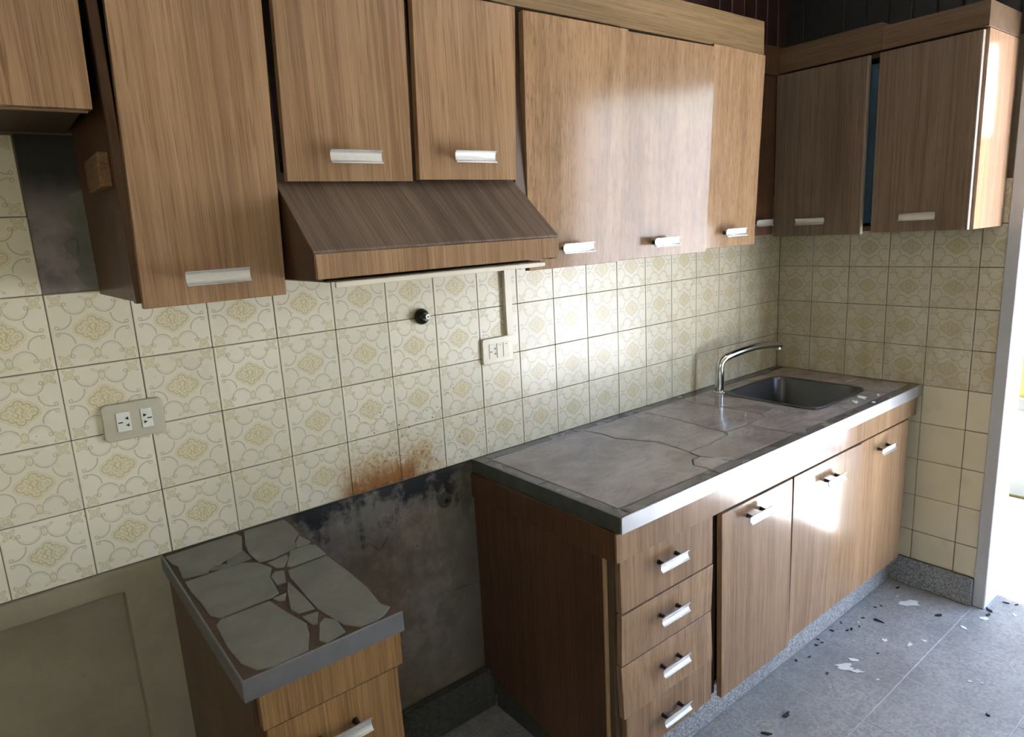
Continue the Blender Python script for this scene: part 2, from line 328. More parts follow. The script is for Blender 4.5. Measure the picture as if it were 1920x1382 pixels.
# ------------------------------------------------------------------ mesh helpers
class MB:
    def __init__(s): s.v = []; s.f = []
    def poly(s, pts): i = len(s.v); s.v += [tuple(p) for p in pts]; s.f.append(tuple(range(i, i+len(pts)))); return s
    def box(s, x0, x1, y0, y1, z0, z1):
        i = len(s.v)
        s.v += [(x, y, z) for x in (x0, x1) for y in (y0, y1) for z in (z0, z1)]
        s.f += [tuple(i+k for k in q) for q in ((0,1,3,2),(4,6,7,5),(0,4,5,1),(2,3,7,6),(0,2,6,4),(1,5,7,3))]
        return s
    def hexa(s, b4, t4):
        i = len(s.v); s.v += list(b4) + list(t4)
        s.f += [tuple(i+k for k in q) for q in ((3,2,1,0),(4,5,6,7),(0,1,5,4),(1,2,6,5),(2,3,7,6),(3,0,4,7))]; return s
    def prism(s, pts, vec):
        n = len(pts); i = len(s.v); vec = Vector(vec)
        s.v += [tuple(p) for p in pts] + [tuple(Vector(p)+vec) for p in pts]
        s.f.append(tuple(i+k for k in range(n))); s.f.append(tuple(i+n+k for k in reversed(range(n))))
        for k in range(n): s.f.append((i+k, i+n+k, i+n+(k+1) % n, i+(k+1) % n))
        return s
    def tube(s, path, rad, seg=14, cap=True):
        path = [Vector(p) for p in path]; i0 = len(s.v); nrm = None
        for k, p in enumerate(path):
            d = (path[min(k+1, len(path)-1)] - path[max(k-1, 0)]).normalized()
            if nrm is None: nrm = d.orthogonal().normalized()
            else: nrm = (nrm - d*nrm.dot(d)).normalized()
            bn = d.cross(nrm); r = rad[k] if isinstance(rad, (list, tuple)) else rad
            for j in range(seg):
                a = 2*math.pi*j/seg; s.v.append(tuple(p + (nrm*math.cos(a) + bn*math.sin(a))*r))
        for k in range(len(path)-1):
            for j in range(seg):
                a = i0+k*seg+j; b_ = i0+k*seg+(j+1) % seg; s.f.append((a, b_, b_+seg, a+seg))
        if cap:
            s.f.append(tuple(i0+j for j in reversed(range(seg)))); e = i0+(len(path)-1)*seg; s.f.append(tuple(e+j for j in range(seg)))
        return s
    def panel(s, fn, nu=8, nv=12):
        """fn(u,v,side)->point, side 0 front 1 back"""
        i0 = len(s.v)
        for sd in (0, 1):
            for a in range(nu+1):
                for b_ in range(nv+1): s.v.append(tuple(fn(a/nu, b_/nv, sd)))
        w = nv+1; off = (nu+1)*w
        ix = lambda sd, a, b_: i0 + sd*off + a*w + b_
        for a in range(nu):
            for b_ in range(nv):
                s.f.append((ix(0,a,b_), ix(0,a+1,b_), ix(0,a+1,b_+1), ix(0,a,b_+1)))
                s.f.append((ix(1,a,b_), ix(1,a,b_+1), ix(1,a+1,b_+1), ix(1,a+1,b_)))
        for a in range(nu):
            s.f.append((ix(0,a,0), ix(1,a,0), ix(1,a+1,0), ix(0,a+1,0))); s.f.append((ix(0,a,nv), ix(0,a+1,nv), ix(1,a+1,nv), ix(1,a,nv)))
        for b_ in range(nv):
            s.f.append((ix(0,0,b_), ix(0,0,b_+1), ix(1,0,b_+1), ix(1,0,b_))); s.f.append((ix(0,nu,b_), ix(1,nu,b_), ix(1,nu,b_+1), ix(0,nu,b_+1)))
        return s
    def mesh(s, name, mat, off=(0, 0, 0), bevel=0.0, smooth=False, seg=1):
        me = bpy.data.meshes.new(name)
        bm = bmesh.new(); vs_ = [bm.verts.new((p[0]-off[0], p[1]-off[1], p[2]-off[2])) for p in s.v]
        for f in s.f:
            try: bm.faces.new([vs_[k] for k in f])
            except ValueError: pass
        bmesh.ops.recalc_face_normals(bm, faces=bm.faces)
        if bevel:
            es = [e for e in bm.edges if len(e.link_faces) == 2 and e.calc_face_angle(0) > 0.6]
            bmesh.ops.bevel(bm, geom=es, offset=bevel, segments=seg, profile=0.6, affect='EDGES', clamp_overlap=True)
        if smooth:
            for f in bm.faces: f.smooth = True
        bm.to_mesh(me); bm.free()
        if smooth: me.set_sharp_from_angle(angle=math.radians(40))
        me.materials.append(mat); return me
    def build(s, name, mat, parent=None, bevel=0.0008, smooth=False, seg=1):
        """vertices are in kitchen coordinates (z from the worktop)"""
        off = tuple(parent['_o']) if parent is not None and '_o' in parent else (0, 0, -Z0)
        o = bpy.data.objects.new(name, s.mesh(name, mat, off, bevel, smooth, seg)); C.objects.link(o)
        if parent is not None: o.parent = parent; o['_o'] = off
        else: o['_o'] = off
        return o
def tag(o, label=None, cat=None, group=None, kind=None):
    if label: o['label'] = label
    if cat: o['category'] = cat
    if group: o['group'] = group
    if kind: o['kind'] = kind
    return o
def thing(name, label, cat, loc, group=None):
    o = bpy.data.objects.new(name, None); C.objects.link(o); o.empty_display_size = 0.1
    o.location = (loc[0], loc[1], loc[2]+Z0); o['_o'] = tuple(float(k) for k in loc)
    return tag(o, label, cat, group)
def place(name, me, loc, parent, rz=0.0):
    """an object with shared mesh data at kitchen coordinates loc"""
    off = parent['_o'] if parent is not None else (0, 0, -Z0)
    o = bpy.data.objects.new(name, me); C.objects.link(o); o.parent = parent
    o.location = (loc[0]-off[0], loc[1]-off[1], loc[2]-off[2]); o.rotation_euler = (0, 0, rz); return o
def struct(name, mb, mat, bevel=0.0, parent=None):
    o = mb.build(name, mat, parent, bevel)
    if parent is None: o['kind'] = 'structure'
    return o

# ------------------------------------------------------------------ the room
XL, YB, ZC = -4.4, -3.0, 1.75
OP0, OP1, OPH = -0.865, -2.15, 1.19           # doorway in the end wall
floor = struct('floor', MB().box(XL-.1, 0.25, YB-.1, 0.1, FZ-.1, FZ-.0007), JOINT)
tm = {}
def floor_slab(x0, x1, y0, y1):
    key = (round(x1-x0, 3), round(y1-y0, 3))
    if key not in tm:
        w, d = key; tm[key] = MB().box(-w/2, w/2, -d/2, d/2, -.02, 0).mesh('floor_slab', FLOORM, (0, 0, 0), 0.0008)
    place('floor_slab', tm[key], ((x0+x1)/2, (y0+y1)/2, FZ + random.uniform(-.0004, .0004)), floor)
xs = [0.25, -0.015, -0.315] + [-0.315-0.3*k for k in range(1, 14)]
ys = [0.0, -0.23, -0.53] + [-0.53-0.3*k for k in range(1, 9)]
for i in range(len(xs)-1):
    for j in range(len(ys)-1):
        if xs[i] > 0 and ys[j] > -0.86 + 1e-6: continue
        x1, x0 = xs[i]-.0016, xs[i+1]+.0016
        if x0 < XL: continue
        y1, y0 = ys[j]-.0016, ys[j+1]+.0016
        if xs[i] > 0 and y1 > -0.87:
            continue
        if y0 < YB: continue
        floor_slab(x0, x1, y0, y1)
floor_slab(-0.012, 0.25, -1.128, -0.871)
ceiling = struct('ceiling', MB().box(XL-.1, 0.15, YB-.1, 0.1, ZC, ZC+.12), CEIL)

T = 0.15
wall_left = struct('wall_left', MB().prism([(XL-.1, .0025, -.002), (XL-.1, .0025, ZC), (XL-.1, .10, ZC), (XL-.1, .10, FZ), (XL-.1, .070, FZ), (XL-.1, .070, -.002)], (.25-XL, 0, 0)), GROUT)
# plaster below the tiles: flush behind the units, with a recessed panel at the left
MB().prism([(XL, .0012, -.003), (0.0, .0012, -.003), (0.0, .0012, FZ), (-2.655, .0012, FZ), (-2.655, .0012, -.062), (XL, .0012, -.062)], (0, .0700, 0)).build('plaster', PLASTER, wall_left, .012, True, 3)
MB().box(XL, -2.64, .055, .0705, FZ, -.045).build('recessed_plaster', PLASTER, wall_left, 0)
tile_me = MB().box(-.0742, .0742, 0, .004, -.0742, .0742).mesh('tile', TILE, (0, 0, 0), 0.0012)
def cut_tile(w, h, mat, cx=0, cz=0):
    return MB().box(cx-w/2, cx+w/2, 0, .004, cz-h/2, cz+h/2).mesh('tile', mat, (0, 0, 0), 0.0012)
for n in range(20):
    for k in range(6):
        if k >= 4 and n == 17: continue
        if k == 5 and n < 17: continue
        place('tile', tile_me, (-(n+.5)*T + random.uniform(-.0003, .0003), random.uniform(-.0003, .0003), (k+.5)*T), wall_left)
# bare render where tiles have come off beside the tall cabinet, with broken mortar lumps
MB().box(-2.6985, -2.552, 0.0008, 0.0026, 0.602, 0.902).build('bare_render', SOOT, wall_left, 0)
def lump(pts, th):
    MB().prism([(x, 0.001, z) for x, z in pts], (0, -th, 0)).build('mortar_lump', LUMP, wall_left, 0.002, False, 2)
lump([(-2.621,.606),(-2.634,.625),(-2.640,.640),(-2.628,.652),(-2.634,.668),(-2.645,.682),(-2.640,.700),(-2.629,.712),(-2.632,.735),(-2.640,.76),(-2.628,.79),(-2.600,.80),(-2.600,.606)], .006)
lump([(-2.628,.676),(-2.646,.680),(-2.649,.697),(-2.640,.706),(-2.626,.703)], .010)
# dark boards above the cabinets
pl_me = MB().box(-.0385, .0385, 0, .012, 0, .55).mesh('plank', PANEL, (0, 0, 0), 0.003)
pl_meb = MB().box(-.0385, .0385, 0, .012, 0, .55).mesh('plank', PANELB, (0, 0, 0), 0.003)
for k in range(24): place('plank', pl_me, (-.04-.08*k, -.0098, 1.198), wall_left)

WT = 0.15
wb_m = MB().box(0.0025, WT, OP0+.03, 0.0025, FZ, ZC).box(0.0025, WT, YB-.1, OP1-.03, FZ, ZC).box(0.0025, WT, OP1-.03, OP0+.03, OPH+.03, ZC)
wall_end = struct('wall_end', wb_m, GROUT)
R90 = -math.pi/2
tile_pl = MB().box(-.0742, .0742, 0, .004, -.0742, .0742).mesh('tile', TILEP, (0, 0, 0), 0.0012)
c_pat = cut_tile(.0737, .1474, TILE, -.0368); c_pla = cut_tile(.0737, .1474, TILEP, -.0368); c_low = cut_tile(.1474, .12, TILEP); c_lowc = cut_tile(.0737, .12, TILEP, -.0368)
for k in range(-5, 5):
    for n in range(6):
        y = -(n+.5)*T
        if k == -5:
            me = c_low if n < 5 else c_lowc; z = -.600 - .0617
        else:
            me = (tile_me if n < 5 else c_pat) if k >= 0 else (tile_pl if n < 5 else c_pla); z = (k+.5)*T
        place('tile', me, (random.uniform(-.0003, .0003), y, z), wall_end, R90)
for k in range(12): place('plank', pl_meb, (-.0098, -.04-.08*k+.0, 1.198), wall_end, R90)
MB().box(0.0002, 0.0026, YB, OP1-.03, FZ, ZC).build('paint', WALLP, wall_end, 0)
MB().box(0.0002, 0.0026, OP1-.03, OP0+.03, OPH+.03, ZC).build('paint', WALLP, wall_end, 0)
struct('baseboard_end', MB().box(-.016, .0025, OP0+.042, 0.0, FZ, -.724), PLINTH, 0.003)
struct('baseboard_left', MB().box(-2.29, -1.70, -.035, .002, FZ, -.700), ROUGHSTONE, 0.006)
# white painted door lining
tr = struct('trim_1', MB().box(-.006, WT+.004, OP0, OP0+.042, FZ, OPH), WHITEP, 0.003)
struct('trim_2', MB().box(-.006, WT+.004, OP1-.042, OP1, FZ, OPH), WHITEP, 0.003)
struct('trim_3', MB().box(-.006, WT+.004, OP1-.042, OP0+.042, OPH, OPH+.042), WHITEP, 0.003)
struct('wall_near', MB().box(XL-.1, XL, YB-.1, 0.1, FZ, ZC), WALLP)
WX0, WX1, WZ0, WZ1 = -4.1, -3.5, 0.25, 1.2
struct('wall_back', MB().box(XL, WX0, YB-.12, YB, FZ, ZC).box(WX1, 0.15, YB-.12, YB, FZ, ZC).box(WX0, WX1, YB-.12, YB, FZ, WZ0).box(WX0, WX1, YB-.12, YB, WZ1, ZC), WALLP)
wf = MB()
for a in (WX0, (WX0+WX1)/2-.02, WX1-.04): wf.box(a, a+.04, YB-.10, YB-.06, WZ0, WZ1)
for a in (WZ0, WZ1-.04): wf.box(WX0, WX1, YB-.10, YB-.06, a, a+.04)
struct('fill_window', wf, WHITEP)  # unseen window, added to hold the fill light

# the yard beyond the doorway
struct('patio_floor', MB().box(0.25, 9, -9, 6, FZ-.1, FZ-.002), PATFL)
struct('trim_4', MB().box(0.95, 1.25, -1.45, 6, FZ-.02, FZ+.006), PATGREY)
yard = struct('wall_yard', MB().box(1.25, 1.40, -1.45, 6, FZ, 1.0), YELLOW)
MB().box(1.238, 1.252, -1.45, 6, FZ+.02, -.36).build('dado', DADO, yard, 0.002)
MB().box(1.232, 1.252, -1.45, 6, -.36, -.30).build('dado_cap', PATGREY, yard, 0.004)
# added, unseen building across the yard, turned to bounce sunlight into the doorway
fc = Vector((3.55, -5.6)); ft = Vector((.77, .63)); fn_ = Vector((.63, -.77))
fp = [fc-ft*2.6, fc+ft*2.6, fc+ft*2.6+fn_*1.2, fc-ft*2.6+fn_*1.2]
struct('wall_far_bounce', MB().prism([(q.x, q.y, FZ) for q in fp], (0, 0, 1.45-FZ)), WHITEWALL)

# ------------------------------------------------------------------ handles
def handle_meshes():
    prof = [(-.0300,.0108),(-.0268,.0098),(-.0245,.0066),(-.0238,.002),(-.0238,-.003),(-.0250,-.0068),(-.0275,-.0096),(-.0310,-.0112),
            (-.0306,-.0128),(-.0250,-.0112),(-.0215,-.0070),(-.0208,.002),(-.0222,.0085),(-.0262,.0118),(-.0300,.0122)]
    bar = MB().prism([(-.0545, y, z) for y, z in prof], (.109, 0, 0)).mesh('handle', ALU, (0, 0, 0), 0.0003)
    post = MB().tube([(0, 0, 0), (0, -.006, 0), (0, -.022, 0)], [.0065, .0052, .0042], 10).mesh('handle_post', BLACK, (0, 0, 0), 0, True)
    return bar, post
BAR, POST = handle_meshes()
def handle(door, x, y, z, rz=0.0):
    """bar and its two posts; (x,y,z) is the point on the door face behind the middle of the bar"""
    place('handle', BAR, (x, y, z), door, rz)
    for s in (-.034, .034):
        dx, dy = s*math.cos(rz), s*math.sin(rz)
        place('handle_post', POST, (x+dx, y+dy, z), door, rz)

def front(root, name, xb, xt, zb, zt, yb, yt, mat, th=.017, bow=0.0, edge_curl=0.0, skew=0.0):
    """door or drawer front facing -y; xb=(left,right) at the bottom, xt at the top"""
    def fn(u, v, sd):
        x = (xb[0]*(1-v)+xt[0]*v)*(1-u) + (xb[1]*(1-v)+xt[1]*v)*u
        y = yb*(1-v)+yt*v - bow*math.sin(math.pi*u)*math.sin(math.pi*v) + edge_curl*max(0, (u-.72)/.28)**2 - skew*(u-.5)
        return (x, y + (th if sd else 0), zb*(1-v)+zt*v)
    flat = not (bow or edge_curl)
    return MB().panel(fn, 1 if flat else 12, 1 if flat else 14).build(name, mat, root, 0.0008, not flat)

# ------------------------------------------------------------------ wall cabinets on the tiled wall
# left-hand short cabinet
c = thing('wall_cabinet', 'short wooden wall cabinet at the left edge, above bare sooty patch of wall', 'cabinet', (-2.80, -.16, .905))
MB().box(-3.02, -2.612, -.300, -.004, .905, .92).box(-2.627, -2.612, -.300, -.004, .92, 1.17).box(-3.02, -3.005, -.300, -.004, .92, 1.17).box(-3.005, -2.627, -.012, -.004, .92, 1.17).box(-3.02, -2.612, -.300, -.004, 1.155, 1.17).build('body', CARC, c)
MB().box(-3.02, -2.612, -.309, -.301, .893, .915).build('bottom_rail', WOODX, c)
front(c, 'door', (-3.02, -2.6085), (-3.02, -2.600), .895, 1.166, -.330, -.330, WOOD)
# tall cabinet
c = thing('wall_cabinet', 'tall narrow wooden wall cabinet hanging lowest, left of the cooker hood', 'cabinet', (-2.46, -.16, .585))
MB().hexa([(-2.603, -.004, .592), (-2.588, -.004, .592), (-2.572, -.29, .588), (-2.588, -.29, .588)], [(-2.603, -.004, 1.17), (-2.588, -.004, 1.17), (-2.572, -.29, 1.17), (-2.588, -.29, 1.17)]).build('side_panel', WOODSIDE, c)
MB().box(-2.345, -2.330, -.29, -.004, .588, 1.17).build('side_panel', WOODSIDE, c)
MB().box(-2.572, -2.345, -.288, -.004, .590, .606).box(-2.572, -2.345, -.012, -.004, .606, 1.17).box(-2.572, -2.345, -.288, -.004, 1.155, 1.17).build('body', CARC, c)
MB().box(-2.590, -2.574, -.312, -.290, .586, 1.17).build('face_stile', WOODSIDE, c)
MB().box(-2.345, -2.308, -.300, -.2905, .790, 1.17).build('face_stile', CARC, c)
MB().box(-2.6075, -2.589, -.280, -.130, .782, .838).build('scrap_batten', wood('stained_batten', 'y', (.06, .03, .015), (.24, .13, .055), .5), c, .002)
d = front(c, 'door', (-2.583, -2.336), (-2.564, -2.315), .577, 1.166, -.330, -.330, WOOD)
handle(d, -2.461, -.330, .6225)
# pair of doors above the hood
c = thing('wall_cabinet', 'two-door wooden wall cabinet directly above the cooker hood', 'cabinet', (-2.02, -.16, .79))
MB().box(-2.329, -1.735, -.296, -.004, .790, .805).box(-2.329, -2.310, -.296, -.004, .805, 1.17).box(-1.750, -1.735, -.296, -.004, .805, 1.17).box(-2.31, -1.75, -.012, -.004, .805, 1.17).box(-2.329, -1.735, -.296, -.004, 1.155, 1.17).build('body', CARC, c)
MB().box(-2.045, -2.008, -.308, -.296, .790, 1.17).build('face_stile', CARC, c)
d = front(c, 'door', (-2.308, -2.036), (-2.296, -2.024), .785, 1.164, -.330, -.330, WOOD); handle(d, -2.1745, -.332, .829)
d = front(c, 'door', (-2.019, -1.754), (-2.005, -1.733), .788, 1.166, -.330, -.330, WOOD); handle(d, -1.8875, -.332, .8345)
# long three-door cabinet
c = thing('wall_cabinet', 'three-door wooden wall cabinet with glossy doors hung over the marble worktop', 'cabinet', (-1.2, -.15, .58))
MB().box(-1.733, -.690, -.268, -.004, .590, .606).box(-1.733, -1.717, -.268, -.004, .606, 1.17).box(-.706, -.690, -.268, -.004, .606, 1.17).box(-1.717, -.706, -.012, -.004, .606, 1.17).box(-1.733, -.690, -.268, -.004, 1.155, 1.17).build('body', CARC, c)
MB().box(-1.733, -1.700, -.300, -.269, .60, 1.17).build('face_stile', CARC, c)
d = front(c, 'door', (-1.694, -1.3730), (-1.707, -1.3545), .569, 1.165, -.296, -.330, WOOD, bow=.002, skew=.008); handle(d, -1.550, -.302, .618)
d = front(c, 'door', (-1.372, -.970), (-1.3535, -.977), .571, 1.164, -.296, -.331, WOOD, bow=.002, skew=.013); handle(d, -1.190, -.302, .6135)
d = front(c, 'door', (-.969, -.676), (-.976, -.683), .579, 1.174, -.294, -.325, WOOD, bow=.001, skew=-.010); handle(d, -.836, -.300, .6245)
# cornice board that runs over all of them
p = thing('pelmet_board', 'long wooden pelmet board running along the tops of the cabinet doors', 'board', (-1.7, -.16, 1.172))
MB().box(-3.02, -.690, -.318, -.300, 1.174, 1.274).build('front_board', WOODX, p)
MB().box(-3.02, -.690, -.2995, -.004, 1.172, 1.187).build('top_board', CARC, p)
# shallow corner cabinet
c = thing('wall_cabinet', 'shallow dark corner cabinet tucked between the two runs of wall cabinets', 'cabinet', (-.48, -.07, .6))
MB().box(-.686, -.284, -.122, -.004, .597, 1.178).build('body', CARC, c)
d = front(c, 'door', (-.684, -.305), (-.684, -.305), .597, 1.178, -.140, -.140, WOODSIDE); handle(d, -.400, -.140, .644)
MB().box(-.686, -.284, -.142, -.004, 1.181, 1.282).build('fascia', WOODSIDE, c)
# end-wall cabinet
c = thing('wall_cabinet', 'dull two-door wooden cabinet on the end wall with an open gap between its doors', 'cabinet', (-.15, -.48, .595))
MB().box(-.272, -.003, -.1605, -.145, .597, 1.186).box(-.272, -.003, -.790, -.160, .597, .612).box(-.272, -.003, -.790, -.160, 1.171, 1.186).build('body', CARC, c)
MB().box(-.012, -.003, -.790, -.160, .612, 1.171).build('back_panel', NAVY, c)
MB().box(-.266, -.013, -.525, -.452, .625, 1.155).build('divider', NAVY, c)
MB().box(-.276, -.003, -.806, -.790, .592, 1.186).build('side_panel', wood('side_laminate_glossy', 'z', (0.30, 0.17, 0.10), (0.42, 0.27, 0.17), 0.10, 0.7), c)
for a0, a1, zb, zt, hy in ((-.140, -.466, .588, 1.180, -.297), (-.505, -.793, .592, 1.180, -.657)):
    mb = MB().box(-.301, -.283, a1, a0, zb, zt)
    d = mb.build('door', WOODB, c)
    MB().box(-.3012, -.2828, a1-.0045, a1-.0002, zb, zt).build('edge_band', EDGE, d, .0005)
    handle(d, -.301, hy, .641, R90)
MB().box(-.292, -.003, -.503, -.143, 1.188, 1.276).build('fascia', WOODY, c)
MB().box(-.292, -.003, -.807, -.505, 1.188, 1.262).build('fascia', WOODY, c)

# ------------------------------------------------------------------ cooker hood
h = thing('cooker_hood', 'wood-faced cooker hood with sloping top over the missing stove', 'hood', (-2.03, -.25, .59))
hx0, hx1 = -2.322, -1.742
for a in (hx0, hx1-.014):
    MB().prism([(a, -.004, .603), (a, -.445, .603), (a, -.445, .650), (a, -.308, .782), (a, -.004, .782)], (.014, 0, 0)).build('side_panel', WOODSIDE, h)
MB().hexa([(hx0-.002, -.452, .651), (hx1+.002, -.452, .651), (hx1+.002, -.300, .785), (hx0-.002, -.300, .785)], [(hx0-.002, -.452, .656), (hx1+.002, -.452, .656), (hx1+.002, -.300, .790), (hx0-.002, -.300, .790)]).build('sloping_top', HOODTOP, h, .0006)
MB().box(hx0, hx1, -.455, -.4455, .606, .6508).build('front_board', WOOD, h)
MB().box(hx0+.015, hx1-.015, -.435, -.02, .606, .612).build('filter_tray', plain('greasy_black_filter', (.02, .017, .014), .5, var=.4), h)
MB().box(-2.276, -1.757, -.424, -.418, .5865, .5965).build('lower_trim', CREAMP, h, .001)
MB().box(-2.290, -1.765, -.418, -.05, .597, .600).build('grease_pan', plain('rusty_tin', (.10, .065, .04), .5, .4, var=.4), h)

# ------------------------------------------------------------------ big base unit
bc = thing('base_cabinet', 'long wooden base unit with four drawers and three doors under the sink worktop', 'cabinet', (-.87, -.29, FZ))
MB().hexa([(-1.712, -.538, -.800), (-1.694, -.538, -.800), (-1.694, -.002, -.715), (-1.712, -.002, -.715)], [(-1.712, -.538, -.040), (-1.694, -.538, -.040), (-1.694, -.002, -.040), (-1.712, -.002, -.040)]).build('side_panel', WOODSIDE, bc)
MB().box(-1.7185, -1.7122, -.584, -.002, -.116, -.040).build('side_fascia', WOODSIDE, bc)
MB().box(-1.716, -1.706, -.5455, -.5385, -.795, -.117).build('edge_strip', PINE, bc)
MB().box(-1.694, -.004, -.020, -.004, -.70, -.05).box(-1.694, -.004, -.54, -.02, -.705, -.69).box(-1.312, -1.297, -.54, -.02, -.69, -.05).box(-.92, -.905, -.54, -.02, -.69, -.05).box(-.02, -.004, -.54, -.02, -.69, -.05).build('body', CARC, bc)
for a, b_ in ((-1.705, -1.680), (-1.326, -1.283), (-.925, -.895), (-.470, -.430)): MB().box(a, b_, -.562, -.540, -.70, -.117).build('face_stile', CARC, bc)
MB().box(-1.717, -.012, -.588, -.570, -.116, -.042).build('fascia', WOODX if False else WOOD, bc)
zr = [-.1185, -.262, -.4075, -.5555, -.690]
for k in range(4):
    zt, zb = zr[k]-.0012, zr[k+1]+.0015
    o = -.0 + .003*math.sin(k*2.1)
    d = front(bc, 'drawer', (-1.697+.004*k*(k == 3), -1.325), (-1.699+.004*k*(k == 3), -1.326), zb, zt, -.581+o, -.581-o, WOOD)
    handle(d, -1.522+.004*k, -.581, -.171-.1505*k)
d = front(bc, 'door', (-1.288, -.920), (-1.300, -.932), -.702, -.121, -.590, -.592, WOOD, bow=.002); handle(d, -1.143, -.592, -.163)
d = front(bc, 'door', (-.906, -.470), (-.914, -.468), -.694, -.123, -.582, -.588, WOOD, bow=.004, edge_curl=-.003); handle(d, -.686, -.588, -.187)
d = front(bc, 'door', (-.461, -.070), (-.452, -.056), -.700, -.127, -.581, -.581, WOOD); handle(d, -.284, -.582, -.182)
MB().box(-1.700, -.004, -.532, -.515, FZ, -.690).build('plinth', PLINTH, bc, .003)
MB().box(-1.700, -1.684, -.515, -.038, FZ, -.745).build('plinth_side', ROUGHSTONE, bc, .003)

def stone_piece(root, name, pts, mat, top=0.0012, th=.006):
    MB().prism([(x, y, top-th) for x, y in pts], (0, 0, th)).build(name, mat, root, 0.0012, False, 2)
def shrink(pts, k):
    cx = sum(p[0] for p in pts)/len(pts); cy = sum(p[1] for p in pts)/len(pts)
    out = []
    for x, y in pts:
        d = math.hypot(x-cx, y-cy); f = max(0, d-k)/d; out.append((cx+(x-cx)*f, cy+(y-cy)*f))
    return out
def roughen(pts, amp):
    out = []
    n = len(pts)
    for i in range(n):
        a, b = pts[i], pts[(i+1) % n]; L = math.hypot(b[0]-a[0], b[1]-a[1]); m = max(1, min(5, int(L/.05)))
        for k in range(m):
            f = k/m; j = amp if k else 0
            out.append((a[0]+(b[0]-a[0])*f+random.uniform(-j, j), a[1]+(b[1]-a[1])*f+random.uniform(-j, j)))
    return out
w = thing('worktop', 'long brown-grey marble worktop with metal edge and a sink set in it', 'worktop', (-.86, -.3, -.02))
SX0, SX1, SY0, SY1 = -.572, -.188, -.468, -.112
MB().box(-1.706, SX0, -.594, -.002, -.036, -.0002).box(SX1, -.003, -.594, -.002, -.036, -.0002).box(SX0, SX1, -.594, SY0, -.036, -.0002).box(SX0, SX1, SY1, -.002, -.036, -.0002).build('mortar_bed', MORTAR_L, w, 0)
STONES = [
 [(-1.669,-.046),(-1.285,-.046),(-1.268,-.115),(-1.276,-.182),(-1.215,-.300),(-1.228,-.425),(-1.242,-.468),(-1.272,-.470),(-1.308,-.500),(-1.303,-.556),(-1.669,-.552)],
 [(-1.269,-.478),(-1.238,-.477),(-1.213,-.520),(-1.212,-.553),(-1.298,-.556),(-1.304,-.506)],
 [(-1.222,-.434),(-1.105,-.430),(-1.012,-.419),(-.992,-.402),(-.880,-.405),(-.872,-.558),(-1.196,-.557),(-1.216,-.517),(-1.229,-.470)],
 [(-1.278,-.046),(-.985,-.046),(-.978,-.150),(-.988,-.303),(-1.010,-.411),(-1.105,-.424),(-1.219,-.426),(-1.206,-.300),(-1.268,-.182),(-1.261,-.115)],
 [(-.978,-.046),(-.770,-.046),(-.748,-.205),(-.740,-.328),(-.760,-.390),(-.985,-.394),(-.981,-.303),(-.971,-.150)],
 [(-.873,-.402),(-.758,-.397),(-.735,-.372),(-.640,-.362),(-.600,-.392),(-.596,-.480),(-.496,-.492),(-.505,-.556),(-.865,-.558)],
 [(-.763,-.046),(-.640,-.046),(-.620,-.150),(-.596,-.200),(-.594,-.380),(-.642,-.356),(-.733,-.366),(-.734,-.328),(-.741,-.205)],
 [(-.634,-.046),(-.330,-.046),(-.322,-.098),(-.560,-.098),(-.594,-.130),(-.594,-.192),(-.614,-.148)],
 [(-.323,-.046),(-.012,-.046),(-.012,-.190),(-.172,-.200),(-.172,-.140),(-.205,-.098),(-.315,-.098)],
 [(-.172,-.206),(-.012,-.196),(-.012,-.380),(-.172,-.372)],
 [(-.172,-.379),(-.012,-.387),(-.012,-.556),(-.205,-.556),(-.212,-.481),(-.172,-.452)],
 [(-.218,-.482),(-.212,-.556),(-.345,-.556),(-.335,-.486)],
 [(-.340,-.486),(-.350,-.556),(-.499,-.556),(-.489,-.486)]]
for s in STONES: stone_piece(w, 'stone', roughen(shrink(s, -.0012), .0012), STONE_L)
xb = [-1.670, -1.31, -1.02, -.868, -.675, -.500, -.345, -.205, -.008]
for a, b_ in zip(xb, xb[1:]): stone_piece(w, 'border_strip', [(a+.0015, -.5925), (b_-.0015, -.5925), (b_-.0015, -.5605), (a+.0015, -.5605)], BORDER)
for a, b_ in zip([-1.670, -1.30, -1.06, -.7, -.35], [-1.30, -1.06, -.7, -.35, -.008]): stone_piece(w, 'border_strip', [(a+.0015, -.0415), (b_-.0015, -.0415), (b_-.0015, -.004), (a+.0015, -.004)], BORDER)
for a, b_ in ((-.5925, -.30), (-.30, -.06), (-.06, -.004)): stone_piece(w, 'border_strip', [(-1.7045, a+.0015), (-1.6735, a+.0015), (-1.6735, b_-.0015), (-1.7045, b_-.0015)], BORDER)
MB().box(-1.7105, -.003, -.5995, -.5945, -.040, .0030).build('metal_edge', ALUTRIM, w, .001)
MB().box(-1.7105, -1.7062, -.5945, -.003, -.040, .0030).build('metal_edge', plain('side_aluminium_trim', (.20, .21, .20), .4, .8, var=.3, scale=25), w, .001)  # side edge in a darker tone than the front edge

